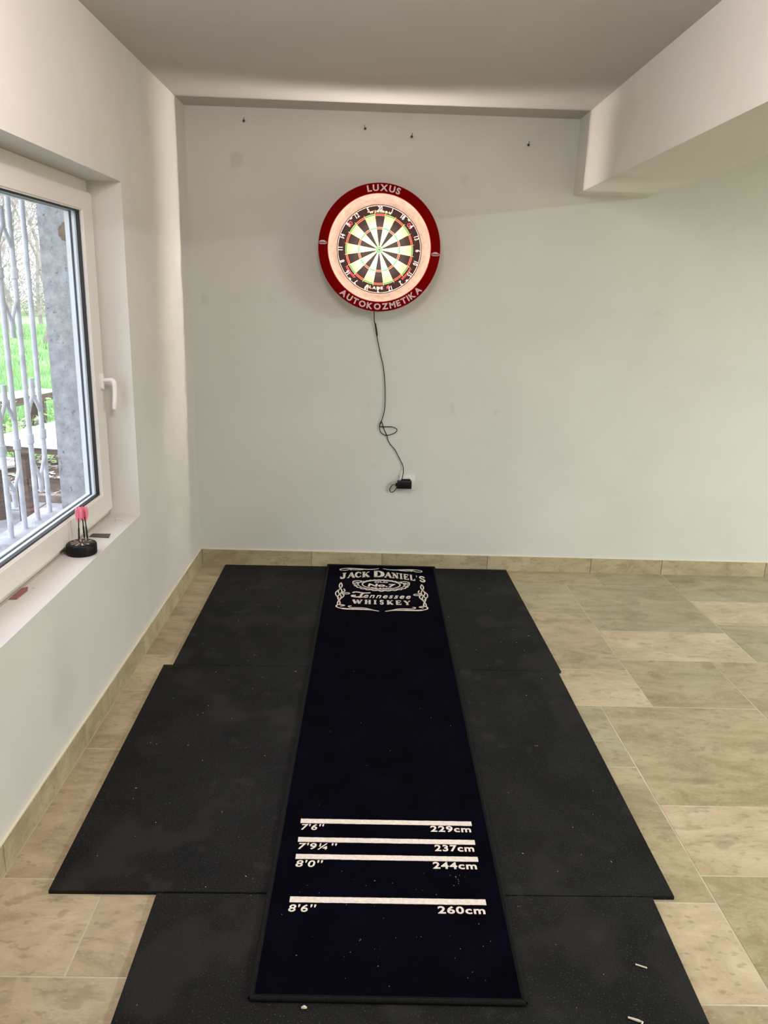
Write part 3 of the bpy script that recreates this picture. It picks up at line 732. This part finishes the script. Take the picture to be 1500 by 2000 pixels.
bm = bmesh.new(); tube(bm, [Vector(p)-o3 for p in spline([(1.094,-.036,.492),(1.075,-.030,.492),(1.062,-.022,.475),(1.058,-.018,.458),(1.066,-.016,.446),(1.078,-.018,.450),(1.092,-.026,.468),(1.100,-.036,.490)], 5)], .0023, 6); obj('cable', bm, M['cable'], ps, True)
bm = bmesh.new(); tube(bm, [Vector(p)-o3 for p in [(.953,-.009,1.352),(.954,-.009,1.349),(.960,-.009,1.320),(.965,-.009,1.292),(.966,-.008,1.286)]], [.002, .0042, .0046, .0040, .0018], 10); obj('connector', bm, M['black_plastic'], ps, True)
bm = bmesh.new(); box(bm, -.013, .066, -.056, -.016, -.024, .016, .003); obj('adapter_body', bm, M['black_plastic'], ps, True)
bm = bmesh.new(); box(bm, .012, .060, -.016, -.0085, -.020, .022, .003); obj('plug', bm, M['black_plastic'], ps, True)
bm = bmesh.new(); box(bm, -.022, -.013, -.045, -.030, -.014, .004, .002); obj('strain_relief', bm, M['black_plastic'], ps, True)
so = empty('wall_socket', (1.153, 0, .503)); tag(so, 'white square wall socket on the plain wall below the dartboard', 'wall socket')
bm = bmesh.new(); box(bm, -.0435, .0435, -.009, 0, -.0435, .0435, .003); obj('frame', bm, M['white_plastic'], so, True)
bm = bmesh.new(); 
lathe_y(bm, [(.0285, -.0085), (.0285, -.0125), (.0255, -.0135), (.0245, -.0095)], 0, 0, 40)
obj('socket_rim', bm, M['white_plastic'], so, True)

# ------------------------------------------------------------------ wall screws
for (x, z, lean, lb) in ((.289,2.289,.0,'small dark screw left in the wall, leftmost of the four under the ceiling'),
                   (.880,2.274,-.35,'small dark screw left in the wall above the dartboard, second from the left'),
                   (1.109,2.245,.2,'small dark screw left in the wall, third from left, above the dartboard right half'),
                   (1.685,2.226,.2,'small dark screw left in the wall, rightmost one near the beam')):
    bm = bmesh.new(); tube(bm, [(0, .002, 0), (0, -.014, 0)], .0032, 8); tube(bm, [(0, -.014, 0), (0, -.017, 0)], [.0062, .0052], 10)
    tube(bm, [(0, -.013, 0), (math.sin(lean)*.014, -.014, .016)], .0014, 5)
    o = obj('wall_screw', bm, M['screw']); o.location = (x, 0, z); tag(o, lb, 'screw', 'screws left in the upper back wall')

# ------------------------------------------------------------------ things on the window sill
HX, HY, HZ = -.061, -1.563, .590
hold = empty('dart_holder', (HX, HY, HZ)); tag(hold, 'round black rubber dart holder with a small dartboard pattern on top', 'dart holder')
bm = bmesh.new(); lathe_z(bm, [(.047, .0), (.050, .002), (.051, .006), (.051, .034), (.049, .038), (.045, .040)], 0, 0, 56)
obj('body', bm, M['rubber_black'], hold, True)
for k in range(20):
    if k % 2: continue
    bm = bmesh.new()
    a0 = (k+.12)*math.pi/10; a1 = (k+.88)*math.pi/10
    P = [(.007, a0), (.037, a0), (.037, a1), (.007, a1)]
    V = [bm.verts.new((r*math.cos(a), r*math.sin(a), .0404)) for r, a in P]; bm.faces.new(V)
    obj('segment_print', bm, M['face_cream'], hold)
for k in range(20):
    if not k % 2: continue
    bm = bmesh.new()
    a0 = (k+.3)*math.pi/10; a1 = (k+.7)*math.pi/10
    V = [bm.verts.new((r*math.cos(a), r*math.sin(a), .0404)) for r, a in [(.012, a0), (.036, a0), (.036, a1), (.012, a1)]]; bm.faces.new(V)
    obj('segment_print', bm, M['face_brown'], hold)
def dart(name, dx, dy, tilt, h0, label):
    r = empty(name, (HX+dx, HY+dy, HZ+.030)); tag(r, label, 'dart', 'darts standing in the holder on the sill')
    bx, by = tilt
    P = lambda h: (bx*h, by*h, h)
    bm = bmesh.new(); tube(bm, [P(0), P(.012), P(.02)], [.0011, .0011, .0012], 6); obj('point', bm, M['dart_grey'], r)
    bm = bmesh.new(); hs = [.02, .024, .03, .036, .042, .048, .054, .060, .066]
    tube(bm, [P(h) for h in hs], [.0022, .0032, .0034, .0031, .0034, .0031, .0034, .0032, .0024], 10); obj('barrel', bm, M['dart_grey'], r, True)
    bm = bmesh.new(); tube(bm, [P(.066), P(.100)], [.0021, .0024], 8); obj('shaft', bm, M['dart_grey'], r, True)
    for k in range(4):
        a = k*math.pi/2 + dx*40; ca, sa = math.cos(a), math.sin(a)
        out = [(.0, .082), (.0040, .084), (.0115, .100), (.0140, .112), (.0138, .128), (.0105, .136), (.0, .133)]
        bm = bmesh.new()
        for sgn in (.0003, -.0003):
            V = [bm.verts.new((P(h)[0]+rr_*ca - sa*sgn, P(h)[1]+rr_*sa + ca*sgn, h)) for rr_, h in out]
            bm.faces.new(V if sgn > 0 else V[::-1])
        obj('flight', bm, M['flight'], r)
dart('dart', -.008, -.001, (.06, -.02), 0, 'pink-flighted dart standing in the holder, leftmost of three')
dart('dart', .004, .022, (-.01, -.02), 0, 'pink-flighted dart standing in the holder, middle of three')
dart('dart', .0165, .018, (-.03, -.03), 0, 'pink-flighted dart standing in the holder, rightmost of three')
bm = bmesh.new(); V = [(-.009,-.004),(.012,.006),(.030,-.006),(.012,-.016)]
prism(bm, V, 0, .0025); o = obj('dart_tool', bm, M['card']); o.location = (HX+.010, HY+.004, HZ+.0406); tag(o, 'small dark flat dart tool lying on the round holder', 'dart tool')
bm = bmesh.new(); prism(bm, [(-.030,.026),(-.030,-.014),(.046,-.021),(.036,.029)], 0, .002); o = obj('card_strip', bm, M['card']); o.location = (-.072, -1.366, .5901)
tag(o, 'flat dark grey strip lying on the sill behind the darts', 'card')
bm = bmesh.new(); prism(bm, [(-.008,-.052),(.012,-.048),(.014,.022),(.004,.048),(-.008,.030)], 0, .004); o = obj('broken_flight', bm, M['flake']); o.location = (-.112, -1.945, .5905)
tag(o, 'dusty rose dart flight lying on the sill against the window frame', 'dart flight')
# dirt on the sill and crumbs on the mats
def crumbs(name, pts, zs, mt, label, cat, smin, smax):
    bm = bmesh.new(); rr = random.Random(11)
    for (x, y) in pts:
        s = rr.uniform(smin, smax); a = rr.uniform(0, 6.28); l = s*rr.uniform(.8, 2.2)
        V = [Vector((l*math.cos(a), l*math.sin(a), 0)), Vector((-s*.6*math.sin(a), s*.6*math.cos(a), 0)), Vector((-l*math.cos(a)*.8, -l*math.sin(a)*.8, 0)), Vector((s*.5*math.sin(a), -s*.5*math.cos(a), 0))]
        b = [bm.verts.new(v+Vector((x, y, 0))) for v in V]; t_ = bm.verts.new((x, y, s*.7))
        bm.faces.new(b[::-1])
        for k in range(4): bm.faces.new((b[k], b[(k+1) % 4], t_))
    o = obj(name, bm, mt); o.location = (0, 0, zs); tag(o, label, cat, kind='stuff'); return o
rr = random.Random(2)
crumbs('sill_dirt', [(-.06+rr.gauss(0, .02), -1.16+rr.gauss(0, .03)) for _ in range(26)] + [(-.11, -1.10), (-.115, -1.12), (-.10, -1.09), (-.09, -1.90)], .5901, M['dirt'], 'bits of brown dirt in the far corner of the window sill', 'dirt', .0008, .0024)
cr = []
for _ in range(150):
    x = rr.uniform(.2, 1.7); y = rr.uniform(-3.1, -.3)
    if .70 < x < 1.335: continue
    if y < -2.50 and not (.46 < x < 1.66): continue
    cr.append((x, y))
crumbs('mat_crumbs', cr+[(.62,-1.9),(.60,-2.3),(.665,-2.46)], .0117, M['crumb'], 'tiny pale crumbs scattered on the black rubber mats', 'crumbs', .0007, .0021)
cr = [(rr.uniform(.75, 1.28), rr.uniform(-2.8, -2.42)) for _ in range(46)] + [(rr.uniform(.75, 1.28), rr.uniform(-2.2, -.8)) for _ in range(14)] + [(1.2+rr.gauss(0, .012), -2.47+rr.gauss(0, .02)) for _ in range(8)]
crumbs('carpet_crumbs', cr, ZT+.0002, M['crumb'], 'tiny pale crumbs scattered on the black carpet runner', 'crumbs', .0005, .0014)
bm = bmesh.new(); tube(bm, [(-.012, .006, .002), (.012, -.004, .002)], .0018, 5); o = obj('straw_bit', bm, M['crumb']); o.location = (1.606, -2.722, .0117); tag(o, 'short pale sliver on the front rubber mat, upper one', 'sliver')
bm = bmesh.new(); tube(bm, [(-.014, .012, .003), (.006, .004, .003), (.014, .000, .004), (.006, -.012, .003)], [.002, .003, .0022, .0018], 5); o = obj('straw_bit', bm, M['crumb']); o.location = (1.546, -2.867, .0117); tag(o, 'bent pale chip at the bottom edge of the front rubber mat', 'sliver')
bm = bmesh.new(); tube(bm, [(-.006, 0, .003), (0, .001, .004), (.006, 0, .003)], [.002, .004, .002], 6); o = obj('chip', bm, M['crumb']); o.location = (.832, -2.842, .0117); tag(o, 'small white chip right below the near carpet edge', 'chip')

# ------------------------------------------------------------------ outside
GZ = -.10
M['grass_ground'] = noise_mat('meadow', g(132,160,112), g(170,192,148), 1.2, 8, .95, .6, 8, .1, specks=[(3, .64, g(176,180,136), .5)])
M['paving'] = noise_mat('pale_paving', g(140,140,144), g(182,181,184), 5, 8, .9, .4, 30, .1, specks=[(6, .62, g(122,110,104), .7)])
M['brown_wood'] = noise_mat('weathered_brown_wood', g(84,70,62), g(120,104,94), 7, 8, .9, .4, 40, .1, stretch=(1, 1, 8))
M['kerb'] = noise_mat('kerb_stone', g(120,106,98), g(158,146,138), 10, 6, .9)
M['soil'] = noise_mat('brown_soil', g(74,62,56), g(112,98,90), 14, 8, 1.0, .8, 60, .05)
M['litter'] = noise_mat('dead_leaves', g(150,134,124), g(206,196,190), 16, 3, .9)
M['glare_pale_wood'] = noise_mat('glare_pale_wood', g(196,198,200), g(222,224,226), 6, 6, .85)  # wet wood of table and bench tops; overexposed sky glare put into the colour
M['bark'] = noise_mat('bare_bark', g(128,120,116), g(168,160,152), 9, 5, .95)
M['twig'] = noise_mat('pale_twigs', g(150,146,136), g(186,180,164), 4, 3, .95)
M['leaf'] = noise_mat('fresh_leaves', g(110,176,74), g(178,216,132), 6, 3, .7)
M['rubble'] = noise_mat('rubble', g(96,88,88), g(186,180,176), 8, 5, .95)
M['blade'] = noise_mat('grass_blades', g(116,166,102), g(172,204,146), 1.0, 4, .8)
bm = bmesh.new(); box(bm, -60, -.336, -12, 70, GZ-.1, GZ); struct('ground', bm, M['grass_ground'])
# flagstones beside the wall
pv = D.objects.new('paving', None); C.objects.link(pv); pv['kind'] = 'structure'; rp = random.Random(9)
y = -3.02
while y < 1.40:
    x = -.35; d = rp.uniform(.34, .44)
    while x > -3.2:
        wdt = rp.uniform(.4, .62); bm = bmesh.new()
        prism(bm, [(x-wdt+.006, y+.006), (x-.006, y+.006+rp.uniform(0, .01)), (x-.006, min(y+d-.006, 1.45)), (x-wdt+.006, min(y+d-.006, 1.45)-rp.uniform(0, .01))], GZ+.001, GZ+.022+rp.uniform(0, .004), .003)
        obj('flagstone', bm, M['paving'], pv); x -= wdt
    y += d
# kerb, soil with litter
bm = bmesh.new(); box(bm, -6.0, -.40, 1.455, 1.53, GZ, GZ+.075, .006); kb = obj('kerb_stone', bm, M['kerb']); kb['kind'] = 'structure'
bm = bmesh.new(); box(bm, -6.0, -.40, 1.531, 3.4, GZ-.02, GZ+.03); sl = obj('soil_bed', bm, M['soil']); sl['kind'] = 'structure'
bm = bmesh.new(); rq = random.Random(12)
for _ in range(900):
    x = rq.uniform(-2.6, -.7); y = rq.uniform(1.56, 3.3); a_ = rq.uniform(0, 6.28); l = rq.uniform(.02, .055); c_ = rq.uniform(.2, .45); z = GZ+.033+rq.uniform(0, .012)
    u_ = Vector((math.cos(a_), math.sin(a_), 0))*l; v_ = Vector((-math.sin(a_), math.cos(a_), 0))*l*c_; p = Vector((x, y, z)); cu_ = Vector((0, 0, l*rq.uniform(.1, .5)))
    V = [bm.verts.new(q) for q in (p-u_+cu_, p+v_, p+u_+cu_*.7, p-v_)]; bm.faces.new(V)
tag(obj('leaf_litter', bm, M['litter']), 'pale dead leaf litter on the brown soil behind the kerb', 'leaf litter', kind='stuff')
def local_slab(name, L_, W_, z0, z1, mt, par, x0=0, y0=0, rad=0):
    bm = bmesh.new()
    if rad:
        P = []
        for cx_, cy_, a0 in ((x0+L_-rad, y0+W_-rad, 0), (x0+rad, y0+W_-rad, 90), (x0+rad, y0+rad, 180), (x0+L_-rad, y0+rad, 270)):
            for k in range(5): q = math.radians(a0+22.5*k); P.append((cx_+rad*math.cos(q), cy_+rad*math.sin(q)))
        prism(bm, P, z0, z1, .004)
    else: box(bm, x0, x0+L_, y0, y0+W_, z0, z1, .004)
    return obj(name, bm, mt, par)
# garden table: local x runs along its length, away from the window
tb = empty('garden_table', (-.940, .490, GZ), math.radians(78)); tag(tb, 'wooden garden table with a pale rounded top outside the window', 'table')
local_slab('table_top', 1.75, .56, .628, .65, M['glare_pale_wood'], tb, 0, 0, .05)
local_slab('rim', 1.69, .50, .585, .628, M['brown_wood'], tb, .03, .03)
for lx in (.25, 1.45):
    for ly in (.05, .43): local_slab('leg', .08, .08, 0, .585, M['brown_wood'], tb, lx, ly)
    local_slab('cross_bar', .06, .30, .30, .36, M['brown_wood'], tb, lx+.01, .13)
def bench(loc, rz, L_, W_, h, th, label):
    r = empty('garden_bench', loc, rz); tag(r, label, 'bench', 'garden benches outside the window')
    local_slab('seat_top', L_, W_, h-.018, h, M['glare_pale_wood'], r, -L_, 0)
    local_slab('seat_beam', L_-.02, W_-.02, h-th, h-.018, M['brown_wood'], r, -L_+.01, .01)
    for lx in (-L_+.15, -.25): local_slab('leg', .05, W_-.10, 0, h-th, M['brown_wood'], r, lx, .04)
    return r
bench((-1.41, 1.15, GZ), math.radians(57), 1.3, .27, .40, .05, 'low pale garden bench beside the near end of the garden table')
bench((-2.66, 4.86, GZ), math.radians(76), 2.1, .32, .42, .10, 'brown garden bench with pale top standing further back at the grass')
bm = bmesh.new()
for _ in range(60):
    x = rq.gauss(-1.50, .05); y = rq.gauss(1.18, .07); s_ = rq.uniform(.004, .013)
    bmesh.ops.create_icosphere(bm, subdivisions=1, radius=s_, matrix=Matrix.Translation((x, y, GZ+.40+s_*.5)))
tag(obj('bench_litter', bm, M['rubble']), 'small dark litter lying on the end of the near garden bench', 'litter', kind='stuff')
# rubble heap and leafy weeds
bm = bmesh.new(); rq = random.Random(4)
for _ in range(380):
    x = rq.uniform(-4.0, -1.3); y = rq.uniform(3.42, 4.4); s = rq.uniform(.03, .10); z = GZ+s*.4 + rq.uniform(0, .10)
    mt_ = Matrix.Translation((x, y, z)) @ Euler((rq.uniform(0, 3), rq.uniform(0, 3), rq.uniform(0, 3))).to_matrix().to_4x4() @ Matrix.Diagonal((s, s*rq.uniform(.4, .9), s*rq.uniform(.25, .6), 1))
    bmesh.ops.create_icosphere(bm, subdivisions=1, radius=1, matrix=mt_)
tag(obj('rubble', bm, M['rubble']), 'heap of broken stones and litter between soil bed and meadow', 'rubble', kind='stuff')
def leafy(x, y, n, hmax, name, label, group):
    bm = bmesh.new()
    for _ in range(n):
        a = rq.uniform(0, 6.28); r = rq.uniform(0, .28); h = rq.uniform(.04, hmax); p = Vector((r*math.cos(a), r*math.sin(a), h))
        d = Vector((math.cos(a+rq.uniform(-1, 1)), math.sin(a+rq.uniform(-1, 1)), rq.uniform(-.1, .9))).normalized(); l = rq.uniform(.03, .075); s = d.cross(Vector((0, 0, 1)))*l*.35
        V = [bm.verts.new(q) for q in (p, p+d*l*.5+s, p+d*l, p+d*l*.5-s)]; bm.faces.new(V)
    for _ in range(12):
        a = rq.uniform(0, 6.28); tube(bm, [(0, 0, 0), (.2*math.cos(a), .2*math.sin(a), hmax*.8)], [.005, .002], 3, False)
    o = obj(name, bm, M['leaf']); o.location = (x, y, GZ); tag(o, label, 'weed', group); return o
for k, (x, y) in enumerate([(-2.1,2.5),(-1.8,2.9),(-2.45,3.05),(-1.55,2.75),(-2.9,2.6),(-2.75,3.3),(-2.05,3.5)]):
    leafy(x, y, 260, .34 if k < 5 else .5, 'leafy_weed', 'clump of bright green leafy weeds behind the garden table', 'leafy weeds outside the window')
# grass
bm = bmesh.new()
def blades(n, x0, x1, y0, y1, h, wd):
    for _ in range(n):
        x = rq.uniform(x0, x1); y = rq.uniform(y0, y1); hh = h*rq.uniform(.5, 1.2); a = rq.uniform(0, 3.14); dx, dy = math.cos(a)*wd, math.sin(a)*wd
        lx, ly = rq.gauss(0, hh*.3), rq.gauss(0, hh*.3)
        bm.faces.new([bm.verts.new(q) for q in ((x-dx, y-dy, GZ), (x+dx, y+dy, GZ), (x+lx, y+ly, GZ+hh))])
blades(16000, -6.5, -1.3, 4.42, 11, .16, .010); blades(14000, -14, -2.5, 11, 26, .16, .022)
tag(obj('meadow_grass', bm, M['blade']), 'bright green meadow grass outside the window', 'grass', kind='stuff')
# bare trees
def tree(seed, x, y, hgt, mt, label, group, name='bare_tree', depth=6, rad=.085, fork=.28):
    rg_ = random.Random(seed); bm = bmesh.new()
    def grow(p, d, l, r, lev):
        q = p + d*l
        mid = p + d*l*.5 + Vector((rg_.gauss(0, .04), rg_.gauss(0, .04), 0))*l
        tube(bm, [p, mid, q], [r, r*.88, r*.74], 6 if lev < 2 else 3, False)
        if lev >= depth: return
        nb = 2 if lev == 0 else rg_.choice((2, 3, 3))
        for k in range(nb):
            ax = Vector((rg_.gauss(0, 1), rg_.gauss(0, 1), rg_.gauss(0, .5))).normalized()
            nd = (d + ax*rg_.uniform(.4, .85) + Vector((0, 0, .10))).normalized()
            grow(q, nd, l*rg_.uniform(.62, .86), r*.62, lev+1)
        if lev > 1:
            ax = Vector((rg_.gauss(0, 1), rg_.gauss(0, 1), rg_.gauss(0, .4))).normalized(); grow(mid, (d*.5+ax).normalized(), l*.6, r*.4, min(lev+2, depth))
    grow(Vector((0, 0, -.05)), Vector((rg_.gauss(0, .06), rg_.gauss(0, .06), 1)).normalized(), hgt*fork, rad, 0)
    o = obj(name, bm, mt); o.location = (x, y, GZ); tag(o, label, 'tree', group); return o
for k, (x, y, h) in enumerate([(-6.6,11.5,6),(-9.5,15.5,7),(-8.0,17.5,7),(-12.5,18.5,7.5),(-10.6,21,8),(-14.5,24,8.5),(-6.2,18.0,7),(-17,20,8),(-12.0,27,9),(-8.8,24.5,8),(-5.6,9.4,5.5),(-7.6,13.6,6.5),(-10.2,18.2,8),(-13.2,21.4,8.5)]):
    tree(20+k, x, y, h, M['bark'], 'leafless grey tree with fine branches standing beyond the meadow', 'bare trees beyond the meadow')
bm = bmesh.new()
for _ in range(12000):
    x = rq.uniform(-36, -4); y = rq.uniform(33, 42); z = GZ + rq.uniform(0, 1)**1.2*7; l = rq.uniform(.5, 1.5)
    d = Vector((rq.gauss(0, .6), rq.gauss(0, .6), rq.uniform(.1, 1))).normalized(); tube(bm, [(x, y, z), Vector((x, y, z))+d*l], [.020, .008], 3, False)
tag(obj('thicket', bm, M['twig']), 'pale leafless thicket of twigs at the far end of the meadow', 'thicket', kind='stuff')
